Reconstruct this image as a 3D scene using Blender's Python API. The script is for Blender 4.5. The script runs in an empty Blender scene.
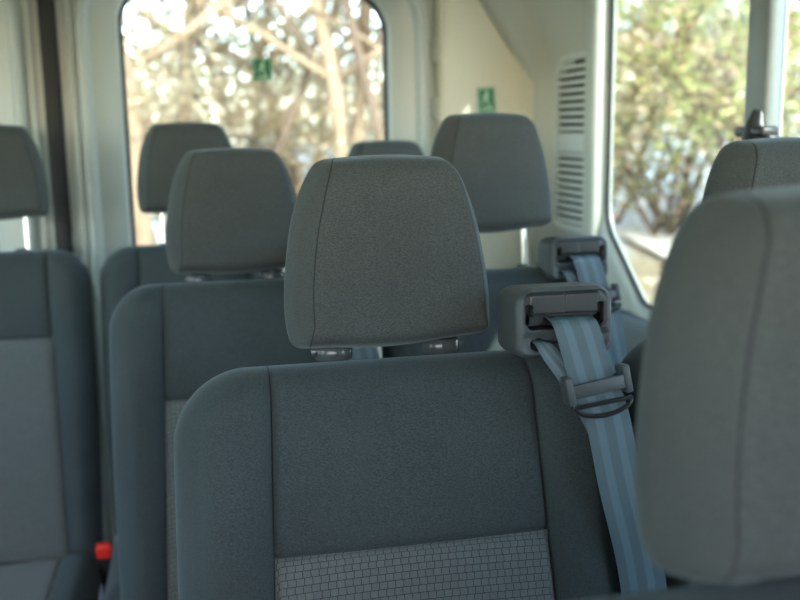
import bpy, bmesh, math, random
import numpy as np
from mathutils import Vector, Matrix
R = math.radians
sc = bpy.context.scene
col = sc.collection

# ------------------------------------------------------------------ camera
cam_d = bpy.data.cameras.new('camera')
cam = bpy.data.objects.new('camera', cam_d); col.objects.link(cam)
sc.camera = cam
yaw, pit, rol = R(12.5), R(10.3), R(0.8)
F = Vector((math.sin(yaw)*math.cos(pit), math.cos(yaw)*math.cos(pit), -math.sin(pit)))
R0 = Vector((math.cos(yaw), -math.sin(yaw), 0)); U0 = R0.cross(F)
RX = R0*math.cos(rol) - U0*math.sin(rol); UX = RX.cross(F)
m = Matrix((RX, UX, -F)).transposed().to_4x4(); m.translation = (0, 0, 1.40)
cam.matrix_world = m
cam_d.sensor_width = 36; cam_d.lens = 960*36/800
cam_d.clip_start = 0.05; cam_d.clip_end = 300
cam_d.dof.use_dof = True
cam_d.dof.focus_distance = 1.07
cam_d.dof.aperture_fstop = 4.2

# ------------------------------------------------------------------ world, sun, exposure
SKY, SUN, EXPO = 0.62, 4.4, 1.05
w = bpy.data.worlds.new('sky'); sc.world = w; w.use_nodes = True
nt = w.node_tree; nt.nodes.clear()
sk = nt.nodes.new('ShaderNodeTexSky'); sk.sky_type = 'NISHITA'; sk.sun_disc = False
sk.sun_elevation = R(38); sk.sun_rotation = R(200); sk.air_density = 1.0; sk.dust_density = 1.4
bg = nt.nodes.new('ShaderNodeBackground'); bg.inputs[1].default_value = SKY
wo = nt.nodes.new('ShaderNodeOutputWorld')
nt.links.new(sk.outputs[0], bg.inputs[0]); nt.links.new(bg.outputs[0], wo.inputs[0])
sd = bpy.data.lights.new('sun', 'SUN'); sd.energy = SUN; sd.angle = R(0.6); sd.color = (1, .94, .84)
so = bpy.data.objects.new('sun', sd); col.objects.link(so)
so.rotation_euler = Vector((-0.55, 1.0, -0.80)).to_track_quat('-Z', 'Y').to_euler()
so.location = (6, -8, 9)
sc.view_settings.view_transform = 'Standard'; sc.view_settings.look = 'None'
sc.view_settings.exposure = EXPO; sc.view_settings.gamma = 1
sc.view_settings.use_curve_mapping = False
sc.cycles.use_denoising = True
sc.cycles.max_bounces = 10; sc.cycles.diffuse_bounces = 5; sc.cycles.transparent_max_bounces = 12
sc.cycles.sample_clamp_indirect = 6

# ------------------------------------------------------------------ materials
def newmat(name):
    mt = bpy.data.materials.new(name); mt.use_nodes = True
    return mt, mt.node_tree, mt.node_tree.nodes['Principled BSDF']
def N(nt, t, **kw):
    n = nt.nodes.new(t)
    for k, v in kw.items(): setattr(n, k, v)
    return n
def plain(name, c, rough=.5, metal=0, nscale=60, var=.06, bump=0.0, bscale=400, spec=.5):
    mt, nt, b = newmat(name)
    tc = N(nt, 'ShaderNodeTexCoord'); nz = N(nt, 'ShaderNodeTexNoise'); nz.inputs['Scale'].default_value = nscale
    nt.links.new(tc.outputs['Object'], nz.inputs['Vector'])
    rp = N(nt, 'ShaderNodeMix', data_type='RGBA')
    rp.inputs[6].default_value = tuple(x*(1-var) for x in c)+(1,); rp.inputs[7].default_value = tuple(min(1, x*(1+var)) for x in c)+(1,)
    nt.links.new(nz.outputs['Fac'], rp.inputs[0]); nt.links.new(rp.outputs[2], b.inputs['Base Color'])
    b.inputs['Roughness'].default_value = rough; b.inputs['Metallic'].default_value = metal
    b.inputs['Specular IOR Level'].default_value = spec
    if bump:
        n2 = N(nt, 'ShaderNodeTexNoise'); n2.inputs['Scale'].default_value = bscale
        nt.links.new(tc.outputs['Object'], n2.inputs['Vector'])
        bp = N(nt, 'ShaderNodeBump'); bp.inputs['Strength'].default_value = bump; bp.inputs['Distance'].default_value = .0008
        nt.links.new(n2.outputs['Fac'], bp.inputs['Height']); nt.links.new(bp.outputs[0], b.inputs['Normal'])
    return mt

def fabric(name, c, sheen=.35, weave=950):
    mt, nt, b = newmat(name); L = nt.links.new
    tc = N(nt, 'ShaderNodeTexCoord')
    wx = N(nt, 'ShaderNodeTexNoise'); wx.inputs['Scale'].default_value = weave; wx.inputs['Detail'].default_value = 1
    mp = N(nt, 'ShaderNodeMapping'); mp.inputs['Scale'].default_value = (.45, 1, 1)
    L(tc.outputs['Object'], mp.inputs[0]); L(mp.outputs[0], wx.inputs['Vector'])
    big = N(nt, 'ShaderNodeTexNoise'); big.inputs['Scale'].default_value = 9; big.inputs['Detail'].default_value = 3
    L(tc.outputs['Object'], big.inputs['Vector'])
    r1 = N(nt, 'ShaderNodeMapRange'); r1.inputs[1].default_value = .3; r1.inputs[2].default_value = .7
    r1.inputs[3].default_value = .74; r1.inputs[4].default_value = 1.26
    L(wx.outputs['Fac'], r1.inputs[0])
    r2 = N(nt, 'ShaderNodeMapRange'); r2.inputs[1].default_value = .3; r2.inputs[2].default_value = .7
    r2.inputs[3].default_value = .92; r2.inputs[4].default_value = 1.08
    L(big.outputs['Fac'], r2.inputs[0])
    mu = N(nt, 'ShaderNodeMath', operation='MULTIPLY'); L(r1.outputs[0], mu.inputs[0]); L(r2.outputs[0], mu.inputs[1])
    vm = N(nt, 'ShaderNodeVectorMath', operation='SCALE'); vm.inputs[0].default_value = c; L(mu.outputs[0], vm.inputs['Scale'])
    L(vm.outputs[0], b.inputs['Base Color'])
    b.inputs['Roughness'].default_value = .92; b.inputs['Specular IOR Level'].default_value = .25
    b.inputs['Sheen Weight'].default_value = sheen; b.inputs['Sheen Roughness'].default_value = .4
    b.inputs['Sheen Tint'].default_value = (.75, .95, 1, 1)
    bp = N(nt, 'ShaderNodeBump'); bp.inputs['Strength'].default_value = .35; bp.inputs['Distance'].default_value = .0006
    L(wx.outputs['Fac'], bp.inputs['Height']); L(bp.outputs[0], b.inputs['Normal'])
    return mt, vm, b, bp

def checked(name, c, line):
    mt, nt, b = newmat(name); L = nt.links.new
    tc = N(nt, 'ShaderNodeTexCoord')
    sx = N(nt, 'ShaderNodeSeparateXYZ'); L(tc.outputs['Object'], sx.inputs[0])
    cb = N(nt, 'ShaderNodeCombineXYZ')
    # lie along the longer two axes of the panel: x and (z + y)
    ad = N(nt, 'ShaderNodeMath', operation='ADD'); L(sx.outputs['Y'], ad.inputs[0]); L(sx.outputs['Z'], ad.inputs[1])
    L(sx.outputs['X'], cb.inputs[0]); L(ad.outputs[0], cb.inputs[1])
    br = N(nt, 'ShaderNodeTexBrick'); br.offset = .35; br.offset_frequency = 2; br.squash = 1; br.offset = .18
    br.inputs['Scale'].default_value = 1; br.inputs['Brick Width'].default_value = .0090; br.inputs['Row Height'].default_value = .0082
    br.inputs['Mortar Size'].default_value = .0004; br.inputs['Mortar Smooth'].default_value = .3
    br.inputs['Color1'].default_value = tuple(c)+(1,); br.inputs['Color2'].default_value = tuple(x*.9 for x in c)+(1,)
    br.inputs['Mortar'].default_value = tuple(line)+(1,)
    L(cb.outputs[0], br.inputs['Vector'])
    nz = N(nt, 'ShaderNodeTexNoise'); nz.inputs['Scale'].default_value = 1400
    L(tc.outputs['Object'], nz.inputs['Vector'])
    mr = N(nt, 'ShaderNodeMapRange'); mr.inputs[1].default_value = .3; mr.inputs[2].default_value = .7; mr.inputs[3].default_value = .8; mr.inputs[4].default_value = 1.2
    L(nz.outputs['Fac'], mr.inputs[0])
    vm = N(nt, 'ShaderNodeVectorMath', operation='SCALE'); L(br.outputs['Color'], vm.inputs[0]); L(mr.outputs[0], vm.inputs['Scale'])
    L(vm.outputs[0], b.inputs['Base Color'])
    b.inputs['Roughness'].default_value = .9; b.inputs['Specular IOR Level'].default_value = .25
    b.inputs['Sheen Weight'].default_value = .2
    bp = N(nt, 'ShaderNodeBump'); bp.inputs['Strength'].default_value = .5; bp.inputs['Distance'].default_value = .0008; bp.invert = True
    L(br.outputs['Fac'], bp.inputs['Height']); L(bp.outputs[0], b.inputs['Normal'])
    return mt

def webbing(name, c):
    mt, nt, b = newmat(name); L = nt.links.new
    uv = N(nt, 'ShaderNodeUVMap'); uv.uv_map = 'UVMap'
    sx = N(nt, 'ShaderNodeSeparateXYZ'); L(uv.outputs[0], sx.inputs[0])
    # broad lengthwise stripes
    cr = N(nt, 'ShaderNodeValToRGB'); L(sx.outputs['X'], cr.inputs[0]); cr.color_ramp.interpolation = 'EASE'
    els = [(0, .85), (.18, .85), (.24, 1.2), (.36, 1.2), (.42, .85), (.58, .85), (.64, 1.2), (.76, 1.2), (.82, .85)]
    r = cr.color_ramp; r.elements[0].position = 0; r.elements[1].position = 1
    for x, v in els[1:]: r.elements.new(x)
    for e in r.elements: e.color = (.42, .42, .42, 1)
    for e, (x, v) in zip(sorted(r.elements, key=lambda e: e.position), els+[(1, .85)]): e.color = (v*.5, v*.5, v*.5, 1)
    # fine diagonal twill
    wv = N(nt, 'ShaderNodeTexWave'); wv.wave_type = 'BANDS'; wv.bands_direction = 'DIAGONAL'; wv.inputs['Scale'].default_value = 9
    mp = N(nt, 'ShaderNodeMapping'); mp.inputs['Scale'].default_value = (1.3, 2.6, 1); L(uv.outputs[0], mp.inputs[0]); L(mp.outputs[0], wv.inputs['Vector'])
    mr = N(nt, 'ShaderNodeMapRange'); mr.inputs[3].default_value = 1.6; mr.inputs[4].default_value = 2.3; L(wv.outputs['Fac'], mr.inputs[0])
    v1 = N(nt, 'ShaderNodeVectorMath', operation='SCALE'); L(cr.outputs[0], v1.inputs[0]); L(mr.outputs[0], v1.inputs['Scale'])
    v2 = N(nt, 'ShaderNodeVectorMath', operation='MULTIPLY'); L(v1.outputs[0], v2.inputs[0]); v2.inputs[1].default_value = c
    L(v2.outputs[0], b.inputs['Base Color']); b.inputs['Roughness'].default_value = .55
    bp = N(nt, 'ShaderNodeBump'); bp.inputs['Strength'].default_value = .4; bp.inputs['Distance'].default_value = .0006
    L(wv.outputs['Fac'], bp.inputs['Height']); L(bp.outputs[0], b.inputs['Normal'])
    return mt

M = {}
M['fabric'] = fabric('charcoal_fabric', (.046, .060, .062), .18)[0]
M['litfabric'] = fabric('lit_headrest_fabric', (.068, .077, .074), .15)[0]  # same seat fabric, lightened: brighter light on headrests put into its colour
M['check'] = checked('checked_fabric', (.130, .148, .145), (.018, .024, .026))
M['seam'] = plain('seam_thread', (.02, .024, .028), .9)
M['plastic'] = plain('dark_moulded_plastic', (.070, .084, .090), .38, bump=.35, bscale=900)
M['shell'] = plain('grained_shell_plastic', (.075, .088, .090), .55, bump=.5, bscale=700)
M['darkplastic'] = plain('handle_plastic', (.030, .034, .036), .30)
M['black'] = plain('black_plastic', (.018, .02, .022), .35)
M['web'] = webbing('belt_webbing', (.115, .172, .200))
M['chrome'] = plain('chrome', (.50, .54, .54), .16, metal=1)
M['guide'] = plain('satin_grey_plastic', (.06, .07, .075), .22)
M['red'] = plain('red_plastic', (.85, .03, .02), .4)
M['trim'] = plain('pale_grey_trim', (.44, .48, .43), .38, nscale=6, var=.03)
M['doortrim'] = plain('door_trim', (.42, .47, .44), .3, nscale=6, var=.03)
M['cream'] = plain('cream_trim', (.60, .59, .47), .5, nscale=4, var=.03)
M['lowtrim'] = plain('slate_lower_trim', (.09, .13, .155), .5)
M['rubber'] = plain('black_rubber', (.012, .013, .015), .5)
M['brown'] = plain('dark_brown_seal', (.012, .013, .014), .6)
M['floor'] = plain('grey_vinyl_floor', (.035, .038, .04), .6)
M['metal'] = plain('painted_steel', (.05, .055, .06), .4)
M['green'] = plain('green_sign', (.0, .13, .055), .5)
M['white'] = plain('pale_green_ink', (.45, .75, .50), .5)
M['vent'] = plain('vent_plastic', (.55, .60, .56), .5)
M['dark'] = plain('vent_recess', (.03, .035, .035), .9)
def glass():
    mt, nt, b = newmat('window_glass'); nt.nodes.remove(b)
    tr = N(nt, 'ShaderNodeBsdfTransparent'); tr.inputs[0].default_value = (.90, .95, .93, 1)
    gl = N(nt, 'ShaderNodeBsdfGlossy'); gl.inputs['Roughness'].default_value = .02
    lw = N(nt, 'ShaderNodeLayerWeight'); lw.inputs[0].default_value = .5
    pw = N(nt, 'ShaderNodeMath', operation='POWER'); pw.inputs[1].default_value = 5; nt.links.new(lw.outputs['Facing'], pw.inputs[0])
    fr = N(nt, 'ShaderNodeMapRange'); fr.inputs[3].default_value = .008; fr.inputs[4].default_value = .4; nt.links.new(pw.outputs[0], fr.inputs[0])
    mx = N(nt, 'ShaderNodeMixShader'); nt.links.new(fr.outputs[0], mx.inputs[0]); nt.links.new(tr.outputs[0], mx.inputs[1]); nt.links.new(gl.outputs[0], mx.inputs[2])
    nt.links.new(mx.outputs[0], nt.nodes['Material Output'].inputs[0]); return mt
M['glass'] = glass()
def leafmat(name, cols, scale=2.2):
    mt, nt, b = newmat(name)
    tc = N(nt, 'ShaderNodeTexCoord'); nz = N(nt, 'ShaderNodeTexNoise'); nz.inputs['Scale'].default_value = scale; nz.inputs['Detail'].default_value = 6; nz.inputs['Roughness'].default_value = .8
    oi = N(nt, 'ShaderNodeObjectInfo')
    ad = N(nt, 'ShaderNodeVectorMath', operation='ADD'); nt.links.new(tc.outputs['Object'], ad.inputs[0]); nt.links.new(oi.outputs['Random'], ad.inputs[1])
    nt.links.new(ad.outputs[0], nz.inputs['Vector'])
    cr = N(nt, 'ShaderNodeValToRGB'); r = cr.color_ramp
    r.elements[0].position = .36; r.elements[0].color = cols[0]+(1,); r.elements[1].position = .62; r.elements[1].color = cols[-1]+(1,)
    for i, c in enumerate(cols[1:-1]): e = r.elements.new(.36+.26*(i+1)/(len(cols)-1)); e.color = c+(1,)
    nt.links.new(nz.outputs['Fac'], cr.inputs[0]); nt.links.new(cr.outputs[0], b.inputs['Base Color'])
    b.inputs['Roughness'].default_value = .28; b.inputs['Specular IOR Level'].default_value = .8
    return mt
M['leaf_tan'] = leafmat('dry_leaves', [(.05, .03, .015), (.22, .14, .06), (.42, .33, .20), (.05, .035, .02), (.27, .25, .07), (.85, .78, .68)], 3.0)  # palest tone is bright glints put into the leaf colour
M['leaf_green'] = leafmat('green_leaves', [(.05, .20, .13), (.24, .36, .08), (.50, .50, .20), (.10, .16, .05), (.66, .36, .22), (.88, .80, .80)], 3.0)  # near-white end again paints glints into the leaves
M['bark'] = plain('pale_bark', (.27, .20, .135), .9, nscale=8, var=.4)
M['bark2'] = plain('dark_bark', (.12, .085, .06), .9, nscale=8, var=.4)
M['grass'] = leafmat('dry_grass', [(.14, .12, .05), (.34, .28, .16), (.16, .13, .07), (.50, .42, .30), (.66, .58, .46)], 2.5)
M['road'] = plain('pale_gravel', (.78, .72, .62), .9, nscale=3, var=.1)

# ------------------------------------------------------------------ object helpers
def tag(o, label=None, cat=None, group=None, kind=None):
    if label: o['label'] = label
    if cat: o['category'] = cat
    if group: o['group'] = group
    if kind: o['kind'] = kind
    return o
def empty(name, loc, rz=0, **k):
    o = bpy.data.objects.new(name, None); col.objects.link(o); o.location = loc; o.rotation_euler = (0, 0, rz)
    o.empty_display_size = .1
    return tag(o, **k)
def mesh_obj(name, V, Fc, mats, parent=None, smooth=True, idx=None, loc=None, rot=None):
    me = bpy.data.meshes.new(name); me.from_pydata([tuple(v) for v in V], [], [tuple(f) for f in Fc])
    mats = mats if isinstance(mats, (list, tuple)) else [mats]
    for q in mats: me.materials.append(q)
    if idx is not None: me.polygons.foreach_set('material_index', idx)
    me.polygons.foreach_set('use_smooth', [smooth]*len(me.polygons))
    me.update()
    o = bpy.data.objects.new(name, me); col.objects.link(o); o.parent = parent
    if loc is not None: o.location = loc
    if rot is not None: o.rotation_euler = rot
    return o
def bm_obj(name, bm, mat, parent=None, smooth=True, loc=None, rot=None, angle=40):
    me = bpy.data.meshes.new(name)
    bmesh.ops.recalc_face_normals(bm, faces=bm.faces[:])
    for e in bm.edges:
        if len(e.link_faces) == 2 and e.calc_face_angle(0) > R(angle): e.smooth = False
    bm.to_mesh(me); bm.free()
    me.materials.append(mat); me.polygons.foreach_set('use_smooth', [smooth]*len(me.polygons))
    o = bpy.data.objects.new(name, me); col.objects.link(o); o.parent = parent
    if loc is not None: o.location = loc
    if rot is not None: o.rotation_euler = rot
    return o
def box(bm, c, s, bev=0, seg=3, rot=None):
    mt = Matrix.Translation(c)
    if rot is not None: mt = mt @ rot
    r = bmesh.ops.create_cube(bm, size=1, matrix=mt @ Matrix.Diagonal((*s, 1)))
    if bev:
        es = list({e for v in r['verts'] for e in v.link_edges})
        bmesh.ops.bevel(bm, geom=es, offset=bev, segments=seg, affect='EDGES', profile=.5)
def tube(bm, pts, rad, n=12, closed=False, cap=True):
    pts = [Vector(p) for p in pts]; rings = []
    rr = rad if isinstance(rad, (list, tuple)) else [rad]*len(pts)
    up = None
    for i, p in enumerate(pts):
        if closed: t = (pts[(i+1) % len(pts)]-pts[i-1]).normalized()
        else: t = (pts[min(i+1, len(pts)-1)]-pts[max(i-1, 0)]).normalized()
        if up is None:
            up = Vector((0, 0, 1)) if abs(t.z) < .9 else Vector((1, 0, 0))
        x = t.cross(up).normalized(); up = x.cross(t).normalized()
        rings.append([bm.verts.new(p + (x*math.cos(2*math.pi*k/n)+up*math.sin(2*math.pi*k/n))*rr[i]) for k in range(n)])
    m_ = len(rings)
    for i in range(m_ if closed else m_-1):
        a, b = rings[i], rings[(i+1) % m_]
        for k in range(n): bm.faces.new((a[k], a[(k+1) % n], b[(k+1) % n], b[k]))
    if cap and not closed: bm.faces.new(rings[0][::-1]); bm.faces.new(rings[-1])
def lathe(bm, prof, c=(0, 0, 0), n=28):
    rings = [[bm.verts.new((c[0]+r*math.cos(2*math.pi*k/n), c[1]+r*math.sin(2*math.pi*k/n), c[2]+z)) for k in range(n)] for r, z in prof]
    for a, b in zip(rings, rings[1:]):
        for k in range(n): bm.faces.new((a[k], a[(k+1) % n], b[(k+1) % n], b[k]))
    bm.faces.new(rings[0][::-1]); bm.faces.new(rings[-1])

# ---- upholstered bodies: a front and a back surface meeting at an outline
def sdf(px, pz, poly):
    P = np.stack([px, pz], -1)[..., None, :]
    A = poly; B = np.roll(poly, -1, 0); d = B-A
    t = np.clip(((P-A)*d).sum(-1)/np.maximum((d*d).sum(-1), 1e-12), 0, 1)
    q = A+t[..., None]*d
    return np.sqrt(((P-q)**2).sum(-1)).min(-1)
def prof(q, p=2.0):
    q = np.clip(q, 0, 1); return (1-(1-q)**p)**(1/p)
def sstep(x, a, b):
    t = np.clip((x-a)/(b-a), 0, 1); return t*t*(3-2*t)
def padded(zs, wfun, xsfun, nin, nout, g, front, back, warp=None, outk=1.0):
    """front/back(x,z,d) -> y. returns verts, faces, face centre table (x, z, side)"""
    zs = np.array(zs); w_ = np.array([wfun(z) for z in zs]); xs = np.array([xsfun(z) for z in zs])
    poly = np.array([(w_[i], zs[i]) for i in range(len(zs))]+[(-w_[i], zs[i]) for i in range(len(zs)-1, -1, -1)])
    keep = [0]
    for i in range(1, len(poly)):
        if np.hypot(*(poly[i]-poly[keep[-1]])) > 1e-4: keep.append(i)
    poly = poly[keep]
    half = []
    for k in range(nin): half.append(('i', k/nin))
    half += [('s', -1), ('s', 0), ('s', 1)]
    for k in range(1, nout+1): half.append(('o', math.sin(math.pi/2*k/nout)*outk+(1-outk)*k/nout))
    def xat(h):
        t, f = h
        if t == 'i': return (xs-g)*f
        if t == 's': return xs+g*f
        return xs+g+(w_-xs-g)*f
    H = [xat(h) for h in half]
    X = np.stack([-h for h in H[:0:-1]]+H, 1)
    Z = np.repeat(zs[:, None], X.shape[1], 1)
    D = sdf(X, Z, poly); D[:, 0] = 0; D[:, -1] = 0; D[0] = 0; D[-1] = 0
    yf = front(X, Z, D); yb = back(X, Z, D)
    edge = np.zeros_like(D, bool); edge[:, 0] = edge[:, -1] = True; edge[0] = edge[-1] = True
    ye = np.zeros_like(D)
    yf = np.where(edge, ye, yf); yb = np.where(edge, ye, yb)
    X2, Z2 = X, Z
    if warp: X2, Z2 = warp(X, Z)
    nr, nc = X.shape
    V = np.concatenate([np.stack([X2, yf, Z2], -1).reshape(-1, 3), np.stack([X2, yb, Z2], -1).reshape(-1, 3)])
    Fa, info = [], []
    def vid(i, j, s):
        if s and edge[i, j]: s = 0
        return i*nc+j+(nr*nc if s else 0)
    for i in range(nr-1):
        for j in range(nc-1):
            cx = (X[i, j]+X[i, j+1]+X[i+1, j]+X[i+1, j+1])/4; cz = (zs[i]+zs[i+1])/2
            xsm = (xs[i]+xs[i+1])/2
            Fa.append((vid(i, j, 0), vid(i, j+1, 0), vid(i+1, j+1, 0), vid(i+1, j, 0))); info.append((cx, cz, xsm, 0))
            Fa.append((vid(i, j, 1), vid(i+1, j, 1), vid(i+1, j+1, 1), vid(i, j+1, 1))); info.append((cx, cz, xsm, 1))
    return V, Fa, info
def sub_obj(name, V, Fa, sel, mat, parent, loc, rot, mi=None):
    used, nf, ix = {}, [], []
    for k_, (f, s) in enumerate(zip(Fa, sel)):
        if s:
            q = []
            for v in f:
                if v not in used: used[v] = len(used)
                if used[v] not in q: q.append(used[v])
            if len(q) > 2: nf.append(q); ix.append(mi[k_] if mi else 0)
    vv = [None]*len(used)
    for k, i in used.items(): vv[i] = V[k]
    return mesh_obj(name, vv, nf, mat, parent, True, ix if mi else None, loc, rot)
def copy_tree(o, parent=None):
    c = o.copy(); col.objects.link(c); c.parent = parent
    for ch in [x for x in children[o.name]]: pass
    return c

# ================================================================== SETTING: the van's shell
WX, LX, RY, FY = 1.10, -1.79, 2.86, -1.0          # right wall, left wall, rear wall, open front
def off_poly(pts, d):
    n = len(pts); out = []
    for i in range(n):
        p0, p1, p2 = Vector(pts[i-1]), Vector(pts[i]), Vector(pts[(i+1) % n])
        e1 = (p1-p0).normalized(); e2 = (p2-p1).normalized()
        n1 = Vector((e1.y, -e1.x)); n2 = Vector((e2.y, -e2.x))
        b = (n1+n2); b = b/(b.dot(n1))
        out.append(p1+b*d)
    return out
def round_poly(pts, r, n=8):
    out = []; m_ = len(pts); rr = r if isinstance(r, (list, tuple)) else [r]*m_
    for i in range(m_):
        p0, p1, p2 = Vector(pts[i-1]), Vector(pts[i]), Vector(pts[(i+1) % m_])
        a = (p0-p1).normalized(); b = (p2-p1).normalized(); ang = a.angle(b)
        t = rr[i]/math.tan(ang/2); c = p1+(a+b).normalized()*(rr[i]/math.sin(ang/2))
        s = p1+a*t-c; e = p1+b*t-c
        tot = s.angle(e) if rr[i] > 1e-6 else 0; sg = 1 if s.x*e.y-s.y*e.x > 0 else -1
        for k in range(n+1):
            an = sg*tot*k/n
            out.append(Vector((c.x+s.x*math.cos(an)-s.y*math.sin(an), c.y+s.x*math.sin(an)+s.y*math.cos(an))))
    return out
def ring_loft(name, outer, win, rad, steps, put, mat, parent=None, kind=None, n=8):
    """outer: polygon, win: window polygon (same corner count, CCW); steps: (inflate, depth) from outside in"""
    loops = [[put(p.x, p.y, steps[0][1]) for p in round_poly(outer, .002, n)]]
    for d, dep in steps:
        pl = round_poly(off_poly(win, d), [max(.004, r+d) for r in rad], n)
        loops.append([put(p.x, p.y, dep) for p in pl])
    V = [v for l in loops for v in l]; k = len(loops[0]); Fa = []
    for a in range(len(loops)-1):
        for j in range(k): Fa.append((a*k+j, a*k+(j+1) % k, (a+1)*k+(j+1) % k, (a+1)*k+j))
    o = mesh_obj(name, V, Fa, mat, parent, True)
    bq = bmesh.new(); bq.from_mesh(o.data)
    for e in bq.edges:
        if len(e.link_faces) == 2 and e.calc_face_angle(0) > R(22): e.smooth = False
    bq.to_mesh(o.data); bq.free()
    if kind: o['kind'] = kind
    return o, loops[-1]
def flat_pane(name, pts, th, mat, parent):
    bm = bmesh.new(); a = [bm.verts.new(p) for p in pts]; b = [bm.verts.new(Vector(p)+Vector(th)) for p in pts]
    bm.faces.new(a); bm.faces.new(b[::-1])
    for i in range(len(a)): bm.faces.new((a[i], b[i], b[(i+1) % len(a)], a[(i+1) % len(a)]))
    return bm_obj(name, bm, mat, parent, smooth=False)
def seal(name, pts, rad, mat, parent):
    bm = bmesh.new(); q = [pts[0]]
    for p in pts[1:]:
        if (Vector(p)-Vector(q[-1])).length > .002: q.append(p)
    if (Vector(q[0])-Vector(q[-1])).length < .002: q.pop()
    tube(bm, q, rad, 6, closed=True); return bm_obj(name, bm, mat, parent)

# floor, ceiling
bm = bmesh.new(); box(bm, ((LX+WX)/2, .95, -.02), (WX-LX+.3, 4.3, .04)); o = bm_obj('floor', bm, M['floor'], smooth=False); o['kind'] = 'structure'
bm = bmesh.new(); box(bm, ((LX+WX)/2, .95, 1.97), (WX-LX+.07, 4.3, .04)); o = bm_obj('ceiling', bm, M['cream'], smooth=False); o['kind'] = 'structure'

# unseen bulkhead and header, added to cut the light from the open front
bm = bmesh.new(); box(bm, ((LX+WX)/2, FY-.05, .68), (WX-LX+.1, .10, 1.36), .03, 3); o = bm_obj('wall_front', bm, M['lowtrim']); o['kind'] = 'structure'
bm = bmesh.new(); box(bm, ((LX+WX)/2, FY-.05, 1.85), (WX-LX+.1, .10, .22), .03, 3); o = bm_obj('trim_lightblock', bm, M['lowtrim']); o['kind'] = 'structure'  # added overhead header, unseen, narrows the opening to dim the near seat
# rear doors
STEPS = [(.118, .036), (.110, .016), (.100, .010), (.090, .012), (.084, .022), (.076, .034), (.018, .050), (.006, .058), (.0, .070), (.0, .095)]
for nm, sx in (('door_1', 1), ('door_2', -1)):
    mid = -.345
    fx = (lambda x, s=sx: mid+s*(x-mid))
    put = (lambda x, z, d, s=sx: Vector((mid+s*(x-mid), RY+d, z)))
    outer = [(-.327, .10), (.775, .10), (.775, 1.92), (-.327, 1.92)]
    win = [(-.160, .90), (.622, .90), (.622, 1.800), (-.160, 1.800)]
    door, last = ring_loft(nm, outer, win, [.09, .09, .13, .10], STEPS, put, M['doortrim'], kind='structure', n=10)
    flat_pane('window_pane', last, (0, .005, 0), M['glass'], door)
    seal('window_seal', [v+Vector((0, -.008, 0)) for v in last], .013, M['rubber'], door)
    # shallow vertical pressing beside the meeting edge
    bm = bmesh.new(); box(bm, (fx(-.292), RY+.033, 1.01), (.022, .012, 1.78), .005, 3)
    bm_obj('edge_pressing', bm, M['doortrim'], door)
    # hinge-side notches
    bm = bmesh.new()
    for z in (1.26, 1.45, 1.62): box(bm, (fx(.765), RY+.026, z), (.03, .03, .07), .006, 2)
    bm_obj('hinge_cover', bm, M['doortrim'], door)
bm = bmesh.new(); box(bm, (-.345, RY+.03, 1.01), (.046, .05, 1.85), .012, 3)
o = bm_obj('trim_1', bm, M['brown']); o['kind'] = 'structure'

# rear wall posts: shaped trim from door opening to the corner, swept in plan, leaning in near the roof
def sweep_plan(name, plan, zs, mat, lean=None):
    V, Fa = [], []
    for z in zs:
        for (x, y) in plan:
            p = lean(x, y, z) if lean else (x, y)
            V.append((p[0], p[1], z))
    k = len(plan)
    for i in range(len(zs)-1):
        for j in range(k-1): Fa.append((i*k+j, i*k+j+1, (i+1)*k+j+1, (i+1)*k+j))
    o = mesh_obj(name, V, Fa, mat); o['kind'] = 'structure'
    md = o.modifiers.new('s', 'SOLIDIFY'); md.thickness = .012; md.offset = -1
    return o
def arc(cx, cy, r, a0, a1, n=8): return [(cx+r*math.cos(R(a0+(a1-a0)*i/n)), cy+r*math.sin(R(a0+(a1-a0)*i/n))) for i in range(n+1)]
plan_r = [(.760, RY+.06), (.762, RY+.02)]+arc(.782, RY+.0, .020, 180, 270, 5)+[(.86, RY-.022), (.93, RY-.020)]+arc(.975, RY-.080, .06, 90, 8, 8)
zs = [0.02, .9, 1.2, 1.42]+[1.42+.04*i for i in range(1, 14)]
sweep_plan('wall_rear', plan_r, zs, M['cream'])
plan_l = [(-.69-x, y) for x, y in plan_r][::-1]
sweep_plan('wall_rear_left', plan_l, zs, M['cream'])

# right rear bay: curved inwards towards the roof
def bay(name, side):
    ys = [2.44+.0175*i for i in range(25)]
    zz = [.02, .5, .9, 1.05, 1.2, 1.35, 1.45]+[1.45+.025*i for i in range(1, 21)]
    V, Fa = [], []
    for z in zz:
        for y in ys:
            t = max(0, z-1.50); tt = sstep(np.array([y]), 2.40, 2.85)[0]**2.5
            x = WX+.012-.62*t*t/(t+.06)*(.12+1.08*tt)
            x -= .072*sstep(np.array([y]), 2.735, 2.79)[0]
            V.append((x if side > 0 else LX-(x-WX), y, z))
    k = len(ys)
    for i in range(len(zz)-1):
        for j in range(k-1): Fa.append((i*k+j, i*k+j+1, (i+1)*k+j+1, (i+1)*k+j) if side < 0 else (i*k+j, (i+1)*k+j, (i+1)*k+j+1, i*k+j+1))
    o = mesh_obj(name, V, Fa, M['trim']); o['kind'] = 'structure'
    md = o.modifiers.new('s', 'SOLIDIFY'); md.thickness = .012; md.offset = 1 if side < 0 else -1
    return o
bay('wall_right_rear', 1); bay('wall_left_rear', -1)
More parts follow.
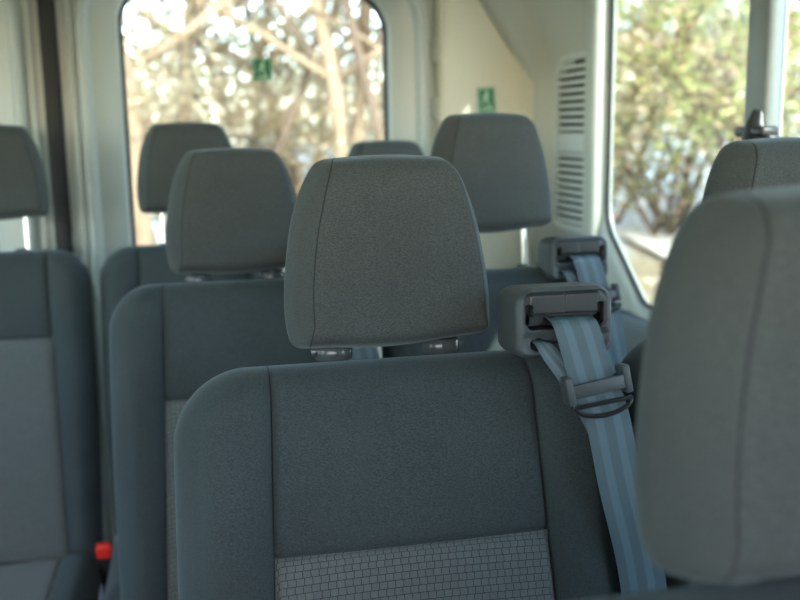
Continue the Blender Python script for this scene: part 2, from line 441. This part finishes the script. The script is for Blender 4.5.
# side walls with windows: sections along Y
SS = [(.050, 0), (.040, -.006), (.025, -.006), (.012, -.001), (.004, .006), (0, .012), (0, .024)]
def side_section(name, y0, y1, win, rad, side, mat):
    put = (lambda y, z, d: Vector((WX+d, y, z))) if side > 0 else (lambda y, z, d: Vector((LX-d, y, z)))
    n = len(win)
    outer = {4: [(y0, .92), (y1, .92), (y1, 1.96), (y0, 1.96)], 5: [(y0, .80), (y1-.03, .80), (y1, .85), (y1, 1.96), (y0, 1.96)]}[n]
    o, last = ring_loft(name, outer, win, rad, SS, put, mat, kind='structure')
    flat_pane('window_pane', last, (.005*side, 0, 0), M['glass'], o)
    seal('window_seal', [v+Vector((-.012*side, 0, 0)) for v in last], .006, M['rubber'], o)
    return o
winA = [(1.735, .95), (2.18, .95), (2.412, 1.13), (2.412, 1.86), (1.735, 1.86)]
winB = [(1.10, .98), (1.665, .98), (1.665, 1.86), (1.10, 1.86)]
winC = [(.12, .98), (.74, .98), (.74, 1.86), (.12, 1.86)]  # unseen wall between winB and winC widened to keep sun off second row
for side, nm in ((1, 'right'), (-1, 'left')):
    mt_ = M['trim']
    o = side_section('window_1' if side > 0 else 'window_4', 1.698, 2.47, winA, [.05, .08, .12, .07, .07], side, mt_)
    side_section('window_2' if side > 0 else 'window_5', .87, 1.698, winB, [.09]*4, side, M['trim'])
    side_section('window_3' if side > 0 else 'window_6', .05, .87, winC, [.09]*4, side, M['trim'])
    X = WX if side > 0 else LX
    bm = bmesh.new(); box(bm, (X-.004*side, 1.692, 1.44), (.036, .080, 1.04), .014, 3)
    o = bm_obj('trim_3' if side > 0 else 'trim_5', bm, plain('grey_pillar', (.20, .23, .22), .45)); o['kind'] = 'structure'
    bm = bmesh.new(); box(bm, (X-.004*side, 2.462, 1.42), (.05, .075, 1.06), .018, 4)
    o = bm_obj('trim_4' if side > 0 else 'trim_6', bm, M['trim']); o['kind'] = 'structure'
    # lower slate trim with a soft shoulder
    bm = bmesh.new(); box(bm, (X+.01*side, 1.35, .46), (.09, 2.80, .92), .03, 4)
    o = bm_obj('wall_'+nm, bm, M['lowtrim']); o['kind'] = 'structure'
    bm = bmesh.new(); box(bm, (X+.02*side, -.48, .98), (.05, 1.04, 1.95), .01, 2)
    o = bm_obj('wall_%s_front' % nm, bm, M['trim']); o['kind'] = 'structure'

# ------------------------------------------------------------------ air vent on the right rear wall
vent = empty('air_vent', (WX, 2.60, 0), label='tall pale slatted air vent on the right wall beside the window', cat='vent')
def vx(z): 
    t = max(0, z-1.50); return WX+.012-.62*t*t/(t+.06)*.3
bm = bmesh.new()
pts = round_poly([(2.475, 1.10), (2.745, 1.10), (2.745, 1.585), (2.475, 1.585)], [.04, .04, .07, .04], 6)
tube(bm, [(-.004, p.x-2.60, p.y) for p in pts], .010, 8, closed=True); bm_obj('frame', bm, M['vent'], vent)
bm = bmesh.new(); box(bm, (.008, .01, 1.34), (.008, .25, .47)); bm_obj('backing', bm, M['dark'], vent, smooth=False)
bm = bmesh.new(); box(bm, (-.002, .01, 1.345), (.014, .25, .055), .003, 2); bm_obj('blank_band', bm, M['vent'], vent)
zz = [1.12+.021*i for i in range(10)]+[1.385+.0215*i for i in range(9)]
sl = None
for z in zz:
    if sl is None:
        bm = bmesh.new(); box(bm, (-.004, .01, 0), (.014, .25, .0115), .002, 2)
        sl = bm_obj('slat', bm, M['vent'], vent); s_ = sl
    else:
        s_ = sl.copy(); col.objects.link(s_)
    s_.location = (-.001, 0, z)

# fitting at foot of the window pillar
ft = empty('pillar_latch', (WX-.012, 1.675, 1.385), label='small black fitting at the foot of the grey window pillar', cat='latch')
bm = bmesh.new(); box(bm, (-.012, 0, -.006), (.04, .095, .022), .008, 3); box(bm, (-.010, -.02, -.022), (.03, .08, .02), .006, 2); bm_obj('base', bm, M['black'], ft)
bm = bmesh.new(); tube(bm, [(-.01, .0, -.02), (-.012, 0, .012), (-.008, 0, .034)], [.030, .020, .012], 14); bm_obj('neck', bm, M['black'], ft)

# green exit stickers
def sticker(loc, w_, h_, rot, label):
    e = empty('exit_sign', loc, label=label, cat='sign'); e.rotation_euler = rot
    bm = bmesh.new(); box(bm, (0, 0, 0), (w_, .0015, h_), .0005, 1); bm_obj('plate', bm, M['green'], e, smooth=False)
    bm = bmesh.new(); y = -.0014; s = h_/.07
    # border line
    t = .0022
    for a, b, c, d in ((0, h_*.44, w_*.9, t), (0, -h_*.44, w_*.9, t), (w_*.43, 0, t, h_*.9), (-w_*.43, 0, t, h_*.9)): box(bm, (a, y, b), (c, .001, d))
    bm_obj('border', bm, M['white'], e, smooth=False)
    bm = bmesh.new()
    # running figure: head, body, arms, legs; arrow strokes below
    bmesh.ops.create_cone(bm, cap_ends=True, segments=14, radius1=.0045*s, radius2=.0045*s, depth=.001, matrix=Matrix.Translation((.002*s, y, .022*s)) @ Matrix.Rotation(R(90), 4, 'X'))
    def st(x0, z0, x1, z1, th=.0042):
        dx, dz = (x1-x0)*s, (z1-z0)*s; ln = math.hypot(dx, dz)
        box(bm, ((x0+x1)/2*s, y, (z0+z1)/2*s), (ln, .001, th*s), rot=Matrix.Rotation(-math.atan2(dz, dx), 4, 'Y'))
    st(.001, .017, -.003, .004, .006); st(-.001, .014, .010, .009); st(-.001, .014, -.012, .010)
    st(-.003, .004, .006, -.004); st(.006, -.004, .004, -.013); st(-.003, .004, -.010, -.005); st(-.010, -.005, -.016, -.006)
    st(-.014, -.021, .014, -.021); st(.014, -.021, .007, -.016); st(.014, -.021, .007, -.026)
    bm_obj('pictogram', bm, M['white'], e, smooth=False)
    return e
sticker((.243, RY+.066, 1.568), .058, .066, (0, 0, 0), 'square green exit sticker on the rear door window glass')
sticker((.905, RY-.025, 1.472), .056, .074, (0, R(-4), 0), 'upright green exit sticker on cream rear corner trim above the headrest')

# ================================================================== SEATS
TH = R(14); HB = .74; ZC = .422
def rows_for(H, r, extra, step):
    a = [0]; z = 0
    base = list(np.arange(0, H-r, step))+[H-r+r*math.sin(math.pi/2*k/20) for k in range(21)]
    base += extra
    low = [.03*(1-math.cos(math.pi/2*k/8)) for k in range(9)]
    base = [b for b in base if b > .03]+low
    return sorted({round(float(b), 6) for b in base})
def backrest_meshes(step, nin, nout, parent, W=.255):
    H, r, zi, g = HB, .085, HB-.212, .0016
    rs = rows_for(H, r, [zi-g, zi, zi+g], step)
    # drop rows nearly on top of each other
    q = [rs[0]]
    for z in rs[1:]:
        if z-q[-1] > .0004: q.append(z)
    rs = q
    def wf(z):
        t = z-(H-r); base = W+.006*math.sin(min(1, z/H)*math.pi)
        return base if t <= 0 else base-r+math.sqrt(max(0, r*r-t*t))
    xsf = lambda z: .148+.028*(1-z/H)
    xsv = np.vectorize(xsf)
    def front(X, Z, D):
        f = .062*prof(D/.052, 2.2)
        ax = np.abs(X); xs = xsv(Z)
        bol = np.sin(np.clip((ax-xs)/(W-xs+.01), 0, 1)*math.pi)**.8*.016*sstep(D, .0, .05)
        cen = np.where(ax < xs, .005*np.cos(np.clip(ax/xs, 0, 1)*math.pi/2), 0)*sstep(D, 0, .05)
        ins = np.where((ax < xs), -.003*(np.exp(-((Z-zi)/.012)**2)), 0)
        gr = .0065*np.exp(-((ax-xs)/.0026)**2)*sstep(D, .0, .02)
        gr2 = np.where(ax < xs, .0060*np.exp(-((Z-zi)/.0024)**2), 0)
        gr3 = .0018*np.exp(-((D-.026)/.0022)**2)*sstep(ax, xs, xs+.004)
        return -(f+bol+cen+ins-gr-gr2-gr3)
    def back(X, Z, D): return .045*prof(D/.04, 2.2)
    V, Fa, info = padded(rs, wf, xsf, nin, nout, g, front, back)
    loc, rot = (0, 0, ZC), (-TH, 0, 0)
    cen = [i[3] == 0 and abs(i[0]) < i[2] and i[1] > zi for i in info]
    ins = [i[3] == 0 and abs(i[0]) < i[2] and i[1] < zi for i in info]
    rest = [not a and not b for a, b in zip(cen, ins)]
    mi = [1 if i[3] == 0 and i[2] < abs(i[0]) < i[2]+.0016 else 0 for i in info]
    a = sub_obj('backrest', V, Fa, rest, [M['fabric'], M['seam']], parent, loc, rot, mi)
    b = sub_obj('upper_panel', V, Fa, cen, M['fabric'], parent, loc, rot)
    c = sub_obj('insert_panel', V, Fa, ins, M['check'], parent, loc, rot); c['label'] = 'lighter checked fabric insert'
    return a, b, c

def catmull(P, n=8):
    P = [Vector(p) for p in P]; out = []
    for i in range(len(P)-1):
        p0, p1, p2, p3 = P[max(i-1, 0)], P[i], P[i+1], P[min(i+2, len(P)-1)]
        for k in range(n):
            t = k/n; out.append(.5*((2*p1)+(p2-p0)*t+(2*p0-5*p1+4*p2-p3)*t*t+(3*p1-p0-3*p2+p3)*t**3))
    out.append(P[-1]); return out
HRH = .213
HRP = [(.099, 0), (.1045, .0015), (.1090, .006), (.1120, .013), (.1140, .025), (.1150, .045), (.1135, .075), (.1100, .105), (.1050, .135), (.0985, .160), (.0920, .178), (.0850, .193), (.0790, .203), (.0735, .2095), (.067, .2125), (.060, .213)]
hr_poly = catmull([(a, b) for a, b in HRP], 6)
HX = np.array([p.x for p in hr_poly]); HZ = np.array([p.y for p in hr_poly])
def headrest_mesh(fine, parent, loc, rot):
    n = 100 if fine else 48
    zs = sorted({round(float(z), 5) for z in list(HRH*(.5-.5*np.cos(np.linspace(0, math.pi, n))))})
    wf = lambda z: float(np.interp(z, HZ, HX))
    xsf = lambda z: wf(z)-.020+.009*(1-sstep(np.array([z]), .0, .035)[0])+.006*sstep(np.array([z]), .15, .213)[0]
    xsv = np.vectorize(xsf)
    def front(X, Z, D):
        ax = np.abs(X); xs = xsv(Z); wv = np.vectorize(wf)(Z)
        q = np.clip((wv-ax)/(wv-xs), 0, 1)
        side = (.22+.78*q**.85)*prof(D/.008, 2)
        fv = prof((HRH-Z)/.034, 2.1)*prof(Z/.022, 2.2)
        f = .048*side*fv+.007*np.cos(np.clip(X/.11, -1, 1)*math.pi/2)*sstep(D, 0, .05)
        gr = .0022*np.exp(-((ax-xs)/.0014)**2)*sstep(D, 0, .006)
        return -(f-gr)
    def back(X, Z, D): return .048*prof(D/.045, 2.0)
    def warp(X, Z):
        c = .004*(1-(X/.07)**2)*(Z/HRH)**6; c = np.where(np.abs(X) < .07, c, 0)
        c2 = -.003*np.cos(np.clip(X/.11, -1, 1)*math.pi)*(1-Z/HRH)**6
        return X, Z+c+c2
    V, Fa, info = padded(zs, wf, xsf, 40 if fine else 16, 24 if fine else 14, .0012, front, back, warp)
    mi = [1 if i[3] == 0 and i[2]-.0013 < abs(i[0]) < i[2] else 0 for i in info]
    return sub_obj('headrest', V, Fa, [True]*len(Fa), [M['litfabric'], M['seam']], parent, loc, rot, mi)

# belt housing: moulded block whose front holds a handle slot and an oval hole
def rrect_d(x, z, cx, cz, hw, hh, r):
    qx = np.abs(x-cx)-(hw-r); qz = np.abs(z-cz)-(hh-r)
    return np.hypot(np.maximum(qx, 0), np.maximum(qz, 0))+np.minimum(np.maximum(qx, qz), 0)-r
BW, BH = .062, .086
def housing(parent, loc, rot, fine):
    n = 120 if fine else 60
    r = .022
    zs = sorted({round(float(z), 5) for z in list(np.linspace(0, BH, n))+[r*(1-math.sin(math.pi/2*k/10)) for k in range(11)]+[BH-r+r*math.sin(math.pi/2*k/12) for k in range(13)]})
    def wf(z):
        q = BW
        if z > BH-r: q = BW-r+math.sqrt(max(0, r*r-(z-BH+r)**2))
        rl = .014
        if z < rl: q = BW-rl+math.sqrt(max(0, rl*rl-(rl-z)**2))
        return q
    xsf = lambda z: wf(z)*.86
    def front(X, Z, D):
        y = .012*prof(D/.012, 2)
        # stepped frame around the handle recess
        rd = rrect_d(X, Z, .000, .0575, .054, .0235, .011)
        y = y-.0035*sstep(-rd, 0, .0012)
        # handle plates stand forward again
        pd = rrect_d(X, Z, .000, .0655, .0445, .0135, .004)
        y = y+.0015*sstep(-pd, 0, .003)
        y = y-.002*np.exp(-((X)/.0009)**2)*sstep(-pd, 0, .001)
        # U shaped slot
        ch = np.minimum(rrect_d(X, Z, 0, .0425, .0475, .0075, .006), np.minimum(rrect_d(X, Z, -.0455, .052, .0048, .0130, .004), rrect_d(X, Z, .0455, .052, .0048, .0130, .004)))
        y = y-.020*sstep(-ch, 0, .0014)
        # lower waist
        y = y-.004*sstep(-Z, -.036, -.024)*sstep(D, .004, .012)*(np.abs(X) < .2)
        # oval hole
        hd = np.hypot((X+.034)/.0105, (Z-.0165)/.0078)
        y = y-.020*sstep(-hd, -1.0, -.86)
        hd2 = rrect_d(X, Z, -.014, .019, .020, .0025, .002)
        y = y-.012*sstep(-hd2, 0, .0012)
        return -y
    def back(X, Z, D): return .078*prof(D/.018, 4)
    V, Fa, info = padded(zs, wf, xsf, 62 if fine else 28, 14 if fine else 8, .001, front, back, None)
    # front of the housing in four materials is avoided: front frame one mesh, rear shell another
    fr = [i[3] == 0 for i in info]
    mi = [1 if i[3] == 0 and rrect_d(i[0], i[1], .000, .0575, .0535, .0230, .011) < 0 else 0 for i in info]
    mi = [2 if i[3] == 0 and min(rrect_d(i[0], i[1], 0, .0425, .0470, .0070, .006), rrect_d(i[0], i[1], -.0455, .052, .0043, .0125, .004), rrect_d(i[0], i[1], .0455, .052, .0043, .0125, .004), math.hypot((i[0]+.034)/.0105, (i[1]-.0165)/.0078)-.97) < 0 else k for i, k in zip(info, mi)]  # slot and hole faces black: recess shade put into the colour
    o = sub_obj('belt_housing', V, Fa, fr, [M['plastic'], M['darkplastic'], M['black']], parent, loc, rot, mi)
    def inplate(i):
        return False
    s = sub_obj('rear_shell', V, Fa, [not a for a in fr], M['shell'], o, None, None)
    # black boxes added: shade inside slot and hole put into colour
    bm = bmesh.new(); box(bm, (0, .0055, .0455), (.10, .006, .012)); box(bm, (-.0465, .0055, .053), (.010, .006, .026)); box(bm, (.0465, .0055, .053), (.010, .006, .026)); box(bm, (-.03, .0055, .0165), (.03, .006, .02))
    bm_obj('slot_shade', bm, M['black'], o, smooth=False)
    return o

def ribbon(name, pts, wd, th, mat, parent, fine=6, twist=None, widths=None):
    """pts: (x,y,z, ax) centre and half-width axis tilt; flat strap with UVs along and across"""
    P = catmull([p for p in pts], fine); m_ = len(P)
    bm = bmesh.new(); uvl = bm.loops.layers.uv.new('UVMap'); L = 0; rows = []
    for i, p in enumerate(P):
        t = (P[min(i+1, m_-1)]-P[max(i-1, 0)]).normalized()
        side = Vector((1, 0, 0)); side = (side-t*side.dot(t)).normalized()
        nrm = side.cross(t).normalized()
        if nrm.y > 0: nrm = -nrm
        if i: L += (P[i]-P[i-1]).length
        f = i/(m_-1); wi = wd if widths is None else widths[0]+(widths[1]-widths[0])*f
        row = []
        K = 6
        for s in (1, -1):
            for k in range(K+1):
                u = k/K; edge = 1 if 0 < k < K else .3
                row.append((bm.verts.new(p+side*wi*(u-.5)+nrm*th*.5*s*edge), u))
        rows.append((row, L/wd))
    for (a, la), (b, lb) in zip(rows, rows[1:]):
        K1 = 7
        for base in (0, 7):
            for k in range(6):
                q = [(a[base+k], la), (a[base+k+1], la), (b[base+k+1], lb), (b[base+k], lb)]
                f = bm.faces.new([x[0][0] for x in q])
                for lp, x in zip(f.loops, q): lp[uvl].uv = (x[0][1], x[1])
        for k0, k1 in ((0, 7), (6, 13)):
            f = bm.faces.new((a[k0][0], b[k0][0], b[k1][0], a[k1][0]))
    return bm_obj(name, bm, mat, parent)

kids = {}
def make_seat(fine=True):
    root = empty('passenger_seat', (0, 0, 0))
    step = .006 if fine else .02
    bk, up, ins = backrest_meshes(step, 36 if fine else 14, 26 if fine else 14, root)
    # back local -> seat local
    def bl(x, n, h): return Vector((x, n*math.cos(TH)+h*math.sin(TH), ZC-n*math.sin(TH)+h*math.cos(TH)))
    # headrest and its rods, guides
    top = bl(0, 0, HB)
    hr = headrest_mesh(fine, root, (.003, top.y+.020, top.z+.002), (-R(7), 0, R(6)))
    hr.scale = (1.10, 1.04, 1.04)
    for s in (-1, 1):
        bm = bmesh.new(); tube(bm, [(s*.064, .006, -.095), (s*.064, .003, .06)], .0062, 14)
        bm_obj('rod', bm, M['chrome'], hr)
        bm = bmesh.new(); lathe(bm, [(.006, -.004), (.0205, -.004), (.0215, .000), (.0215, .008), (.0195, .0105), (.0125, .0115), (.0115, .0145), (.0068, .0150)])
        box(bm, (s*.020, -.004, .004), (.010, .012, .008), .002, 2)
        bm_obj('headrest_guide', bm, M['guide'], root, loc=(s*.066-.002, top.y+.019, top.z-.001), rot=(-R(6), 0, 0))
    # belt housing on the right shoulder
    hx, hy, hz = .182, .097, 1.139
    ho = housing(root, (hx, hy, hz), (-R(5), 0, 0), fine); ho.scale = (.94, 1, .93)
    pts = [(.188, .108, 1.184), (.189, .088, 1.181), (.192, .079, 1.170), (.199, .071, 1.140), (.207, .064, 1.109), (.218, .056, 1.080), (.232, .044, 1.00), (.254, .028, .885), (.252, -.008, .74), (.238, -.045, .60), (.228, -.07, .49)]
    bt = ribbon('seat_belt', pts, .053, .0016, M['web'], root)
    b2 = ribbon('belt_return', [(.150, .105, 1.158), (.153, .087, 1.156), (.162, .080, 1.143), (.176, .073, 1.124), (.188, .070, 1.105), (.215, .066, 1.06), (.250, .054, .96), (.272, .042, .88), (.265, .00, .74), (.250, -.045, .56)], .050, .0014, M['web'], bt, widths=(.014, .044))
    bm = bmesh.new()
    box(bm, (.0, -.008, 0), (.062, .005, .016), .0018, 2)
    box(bm, (.0, .008, 0), (.062, .004, .015), .001, 1)
    for s in (-1, 1): box(bm, (s*.034, .000, .002), (.009, .024, .032), .003, 3)
    gd = bm_obj('belt_guide', bm, M['plastic'], bt, loc=(.2085, .063, 1.110), rot=(-R(8), -R(9), 0))
    bm = bmesh.new()
    lp = [(.033*math.cos(a), 0, .013*math.sin(a)*(1 if math.sin(a) < 0 else .12)) for a in [2*math.pi*k/40 for k in range(40)]]
    tube(bm, [(p[0], -.007-.004*abs(math.sin(math.pi*k/20)), p[2]) for k, p in enumerate(lp)], .0026, 8, closed=True)
    bm_obj('belt_loop', bm, M['black'], bt, loc=(.2135, .060, 1.093), rot=(0, -R(7), 0))
    # cushion lying flat
    Wc, Lc = .25, .47
    rs = sorted({round(float(z), 5) for z in list(np.linspace(0, Lc, 60 if fine else 30))+[Lc-.07+.07*math.sin(math.pi/2*k/8) for k in range(9)]})
    wf = lambda z: Wc if z < Lc-.07 else Wc-.07+math.sqrt(max(0, .0049-(z-Lc+.07)**2))
    xsf = lambda z: .15
    def front(X, Z, D):
        ax = np.abs(X); f = .050*prof(D/.05, 2.2)
        f = f+np.where(ax > .15, .012*np.sin(np.clip((ax-.15)/.1, 0, 1)*math.pi), 0)*sstep(D, 0, .04)
        return -(f-.005*np.exp(-((ax-.15)/.003)**2)*sstep(D, 0, .02)-np.where(ax < .15, .005*np.exp(-((Z-.30)/.003)**2), 0))
    V, Fa, info = padded(rs, wf, xsf, 14, 12, .003, front, lambda X, Z, D: .06*prof(D/.03, 2.5))
    V = np.stack([V[:, 0], -V[:, 2], -V[:, 1]], -1)     # front surface becomes the top, length runs forward
    insc = [i[3] == 0 and abs(i[0]) < .15 and i[1] < .30 for i in info]
    loc, rot = (0, .0, .405), (R(-3), 0, 0)
    sub_obj('cushion', V, Fa, [not a for a in insc], M['fabric'], root, loc, rot)
    c2 = sub_obj('cushion_panel', V, Fa, insc, M['check'], root, loc, rot); c2['label'] = 'lighter checked fabric insert'
    # buckle on its stalk by the inner side
    bm = bmesh.new(); tube(bm, [(.238, -.075, .36), (.240, -.085, .43)], .010, 8); box(bm, (.241, -.088, .452), (.032, .020, .05), .004, 2)
    bkl = bm_obj('buckle', bm, M['black'], root)
    bm = bmesh.new(); box(bm, (.241, -.090, .482), (.036, .026, .034), .005, 3); bm_obj('release_button', bm, M['red'], bkl)['label'] = 'red release button'
    # frame and legs
    bm = bmesh.new(); box(bm, (0, -.24, .325), (.44, .40, .035), .006, 2); bm_obj('seat_frame', bm, M['metal'], root)
    for sx in (-.19, .19):
        for sy in (-.40, -.08):
            bm = bmesh.new(); tube(bm, [(sx, sy, .31), (sx, sy-.01, .005)], .016, 12); box(bm, (sx, sy-.01, .004), (.06, .06, .008), .002, 1)
            bm_obj('leg', bm, M['metal'], root)
    return root
def tree(o):
    return [(c, tree(c)) for c in bpy.data.objects if c.parent == o]
def dup(node, parent=None):
    o, ch = node; c = o.copy(); col.objects.link(c); c.parent = parent
    out = {o.name: c}
    for n in ch: dup(n, c)
    return c
fine = make_seat(True); ft_ = (fine, tree(fine))
coarse = make_seat(False); ct_ = (coarse, tree(coarse))
G = 'grey fabric minibus passenger seats'
def kidsof(o): return [c for c in bpy.data.objects if c.parent == o]
used = set()
def place(node, x, y, label, ext=0, bs=1.0, rz=0, drop=0, sink=0):
    if node[0] not in used: o = node[0]; used.add(o)
    else: o = dup(node)
    o.location = (x, y, 0); o.rotation_euler = (0, 0, rz); tag(o, label, 'seat', G)
    for c in kidsof(o):
        n = c.name.split('.')[0]
        if n == 'headrest' and y > 2: c.scale = (1.16, 1.07, 1.07)
        elif n == 'headrest' and y > 1.5: c.scale = (1.10, 1.05, 1.05)
        if n == 'headrest': c.location = c.location+Vector((0, ext*.15, ext))
        if n in ('backrest', 'upper_panel', 'insert_panel'): c.scale = (bs, 1, 1-(drop+sink)/HB)
        if n == 'headrest_guide': c.location.z -= sink*.6; c.scale = (1.08, 1.08, 1.2)
        if n in ('cushion', 'cushion_panel', 'seat_frame'): c.scale = (bs, 1, 1)
        if n in ('headrest', 'headrest_guide', 'belt_housing', 'seat_belt'): c.location.z -= drop
        if n in ('belt_housing', 'seat_belt') and bs < 1: c.location = c.location+Vector((-.022, 0, 0))
        if n == 'buckle' and bs < 1: c.location = c.location+Vector((-.024, 0, 0))
    return o
place(ft_, .230, .905, 'charcoal seat in sharp focus at centre, its headrest largest of those fully in view', sink=.010)
place(ft_, .765, .905, 'seat at right edge with sunlit tan-grey headrest, right neighbour of the sharp central seat', ext=.012)
place(ft_, .373, .285, 'nearest seat at bottom right, its big blurred headrest cropped by the frame', ext=-.004, sink=.004)
place(ct_, .086, 1.575, 'seat just left behind the sharp central seat, headrest lowered onto backrest', ext=.010, bs=.89, drop=.014)
place(ct_, .572, 1.560, 'seat with raised headrest standing below the green sticker on the cream corner', ext=.070, bs=.89, drop=.012)
ls = place(ct_, -.467, 2.32, 'leftmost seat, cut by the left edge, with lighter insert and red buckle beside it', ext=.078, bs=.89, drop=.030)
place(ct_, .012, 2.32, 'back row seat with raised headrest before the left side of the rear window', ext=.078, bs=.89, drop=.030)
place(ct_, .530, 2.32, 'back row seat almost hidden, only headrest top showing over the central headrest', ext=.020, bs=.89, drop=.026)
for c in kidsof(ls):
    if c.name.split('.')[0] == 'buckle': c.location = c.location+Vector((.044, 0, -.060))
    if c.name.split('.')[0] in ('cushion', 'cushion_panel'): c.location.z -= .060
    if c.name.split('.')[0] in ('backrest', 'upper_panel', 'insert_panel'): c.location = c.location+Vector((0, -.0137, -.055)); c.scale.z *= (HB+.0567)/HB
for c in kidsof(ls):       # this seat shows no shoulder belt
    if c.name.split('.')[0] in ('belt_housing', 'seat_belt'):
        for q in kidsof(c)+[c]: bpy.data.objects.remove(q)

# ================================================================== OUTSIDE
bm = bmesh.new(); bmesh.ops.create_grid(bm, x_segments=60, y_segments=60, size=45, matrix=Matrix.Translation((5, 12, -.6)))
rnd = random.Random(3)
for v in bm.verts: v.co.z += .25*math.sin(v.co.x*.5)*math.cos(v.co.y*.4)+rnd.uniform(-.06, .06)
for v in bm.verts:
    d = max(0, math.hypot(v.co.x, v.co.y-1)-6); v.co.z += .02*d
o = bm_obj('ground', bm, M['grass']); o['kind'] = 'structure'

def plant_mesh(seed, h, trunk_r, n_leaf, leaf_s, bushy, crown):
    rd = random.Random(seed); bm = bmesh.new(); tips = []
    def branch(p, d, ln, r, lvl):
        pts = [p]; n = 6
        for i in range(n):
            d = (d+Vector((rd.uniform(-.22, .22), rd.uniform(-.22, .22), rd.uniform(-.08, .16)))).normalized()
            pts.append(pts[-1]+d*ln/n)
        tube(bm, pts, [r*(1-.65*i/n) for i in range(n+1)], 7 if lvl < 2 else 4, cap=True)
        if lvl >= 1: tips.extend(pts[2:])
        if lvl < 3:
            k = (9 if lvl == 0 else 5 if lvl == 1 else 3)
            for i in range(k):
                j = rd.randint(1 if bushy or lvl else 2, n); q = pts[j]
                a = rd.uniform(0, 2*math.pi); up = rd.uniform(.1, 1.0)
                nd = Vector((math.cos(a), math.sin(a), up)).normalized()
                branch(q, nd, ln*rd.uniform(.35, .6), r*(1-.65*j/n)*.6, lvl+1)
    if bushy:
        for i in range(5):
            a = rd.uniform(0, 6.28); branch(Vector((rd.uniform(-.2, .2), rd.uniform(-.2, .2), 0)), Vector((math.cos(a)*.5, math.sin(a)*.5, 1)).normalized(), h*rd.uniform(.6, 1), trunk_r, 1)
    else:
        branch(Vector((0, 0, 0)), Vector((rd.uniform(-.1, .1), 0, 1)).normalized(), h, trunk_r, 0)
    me = bpy.data.meshes.new('trunk'); bm.to_mesh(me); bm.free(); me.polygons.foreach_set('use_smooth', [True]*len(me.polygons))
    V, Fa = [], []
    for i in range(n_leaf):
        t = rd.choice(tips); s = leaf_s*rd.uniform(.5, 1.4)
        c = t+Vector((rd.gauss(0, crown), rd.gauss(0, crown), rd.gauss(0, crown)))
        u = Vector((rd.uniform(-1, 1), rd.uniform(-1, 1), rd.uniform(-1, 1))).normalized(); v = u.orthogonal().normalized()
        n_ = u.cross(v)*s*.25; b = len(V)
        V += [c-u*s, c-v*s*.5+n_, c+u*s, c+v*s*.5+n_, c-n_*.2]
        Fa += [(b, b+1, b+4), (b+1, b+2, b+4), (b+2, b+3, b+4), (b+3, b, b+4)]
    ml = bpy.data.meshes.new('foliage'); ml.from_pydata([tuple(v) for v in V], [], Fa)
    return me, ml
kinds = {}
for nm, args, bark, leaf in (
    ('bare_tree', (1, 8.5, .12, 1700, .05, False, .22), 'bark', 'leaf_tan'),
    ('slim_tree', (2, 8.0, .07, 1300, .05, False, .30), 'bark2', 'leaf_tan'),
    ('dry_bush', (3, 3.0, .03, 1700, .045, True, .2), 'bark', 'leaf_tan'),
    ('green_bush', (4, 3.4, .04, 2600, .05, True, .22), 'bark2', 'leaf_green'),
    ('green_tree', (5, 7.0, .10, 2500, .055, False, .25), 'bark2', 'leaf_green')):
    me, ml = plant_mesh(*args); me.materials.append(M[bark]); ml.materials.append(M[leaf]); kinds[nm] = (me, ml)
LB = {'bare_tree': ('pale leafless-looking tree with thin dry leaves among the trees outside', 'tree'),
      'slim_tree': ('slim dark-barked tree with dry leaves among the trees outside', 'tree'),
      'dry_bush': ('tan dry bush among the thicket outside the windows', 'bush'),
      'green_bush': ('green and rust leaved bush among the thicket outside', 'bush'),
      'green_tree': ('green leaved tree standing in the thicket outside', 'tree')}
rnd = random.Random(11)
def gz(x, y): return -.6+.02*max(0, math.hypot(x, y-1)-6)-.12
def plant(kind, ang, dist, s=1.0):
    x, y = dist*math.sin(R(ang)), dist*math.cos(R(ang))
    e = empty(kind, (x, y, gz(x, y)), rnd.uniform(0, 6.28), label=LB[kind][0], cat=LB[kind][1], group=kind.replace('_', ' ')+'s outside the van')
    e.scale = (s, s, s*rnd.uniform(.9, 1.15))
    me, ml = kinds[kind]
    t = bpy.data.objects.new('trunk', me); col.objects.link(t); t.parent = e
    l = bpy.data.objects.new('foliage', ml); col.objects.link(l); l.parent = e
for i in range(28):        # behind the rear window
    plant(rnd.choice(['bare_tree', 'slim_tree', 'slim_tree']), -14+i*1.3+rnd.uniform(-.5, .5), rnd.uniform(10, 20))
for i in range(18): plant('dry_bush', -13+i*2.0+rnd.uniform(-1, 1), rnd.uniform(9, 18), rnd.uniform(.7, 1.3))
for i in range(16): plant('green_bush', 23+i*2.0+rnd.uniform(-1, 1), rnd.uniform(15, 22), rnd.uniform(1.1, 1.7))
for i in range(8): plant('green_tree', 24+i*3.8+rnd.uniform(-1, 1), rnd.uniform(16, 23))
for i in range(4): plant('bare_tree', 25+i*7+rnd.uniform(-1, 1), rnd.uniform(16, 22))
# pale gravel track running past the right side
bm = bmesh.new(); bmesh.ops.create_grid(bm, x_segments=30, y_segments=40, size=1, matrix=Matrix.Translation((7.6, 9, 0)) @ Matrix.Rotation(R(-14), 4, 'Z') @ Matrix.Diagonal((1.9, 16, 1, 1)))
for v in bm.verts: v.co.z = -.6+.25*math.sin(v.co.x*.5)*math.cos(v.co.y*.4)+.02*max(0, math.hypot(v.co.x, v.co.y-1)-6)+.07
bmesh.ops.solidify(bm, geom=bm.faces[:], thickness=.05)
o = bm_obj('road', bm, M['road']); o['kind'] = 'structure'
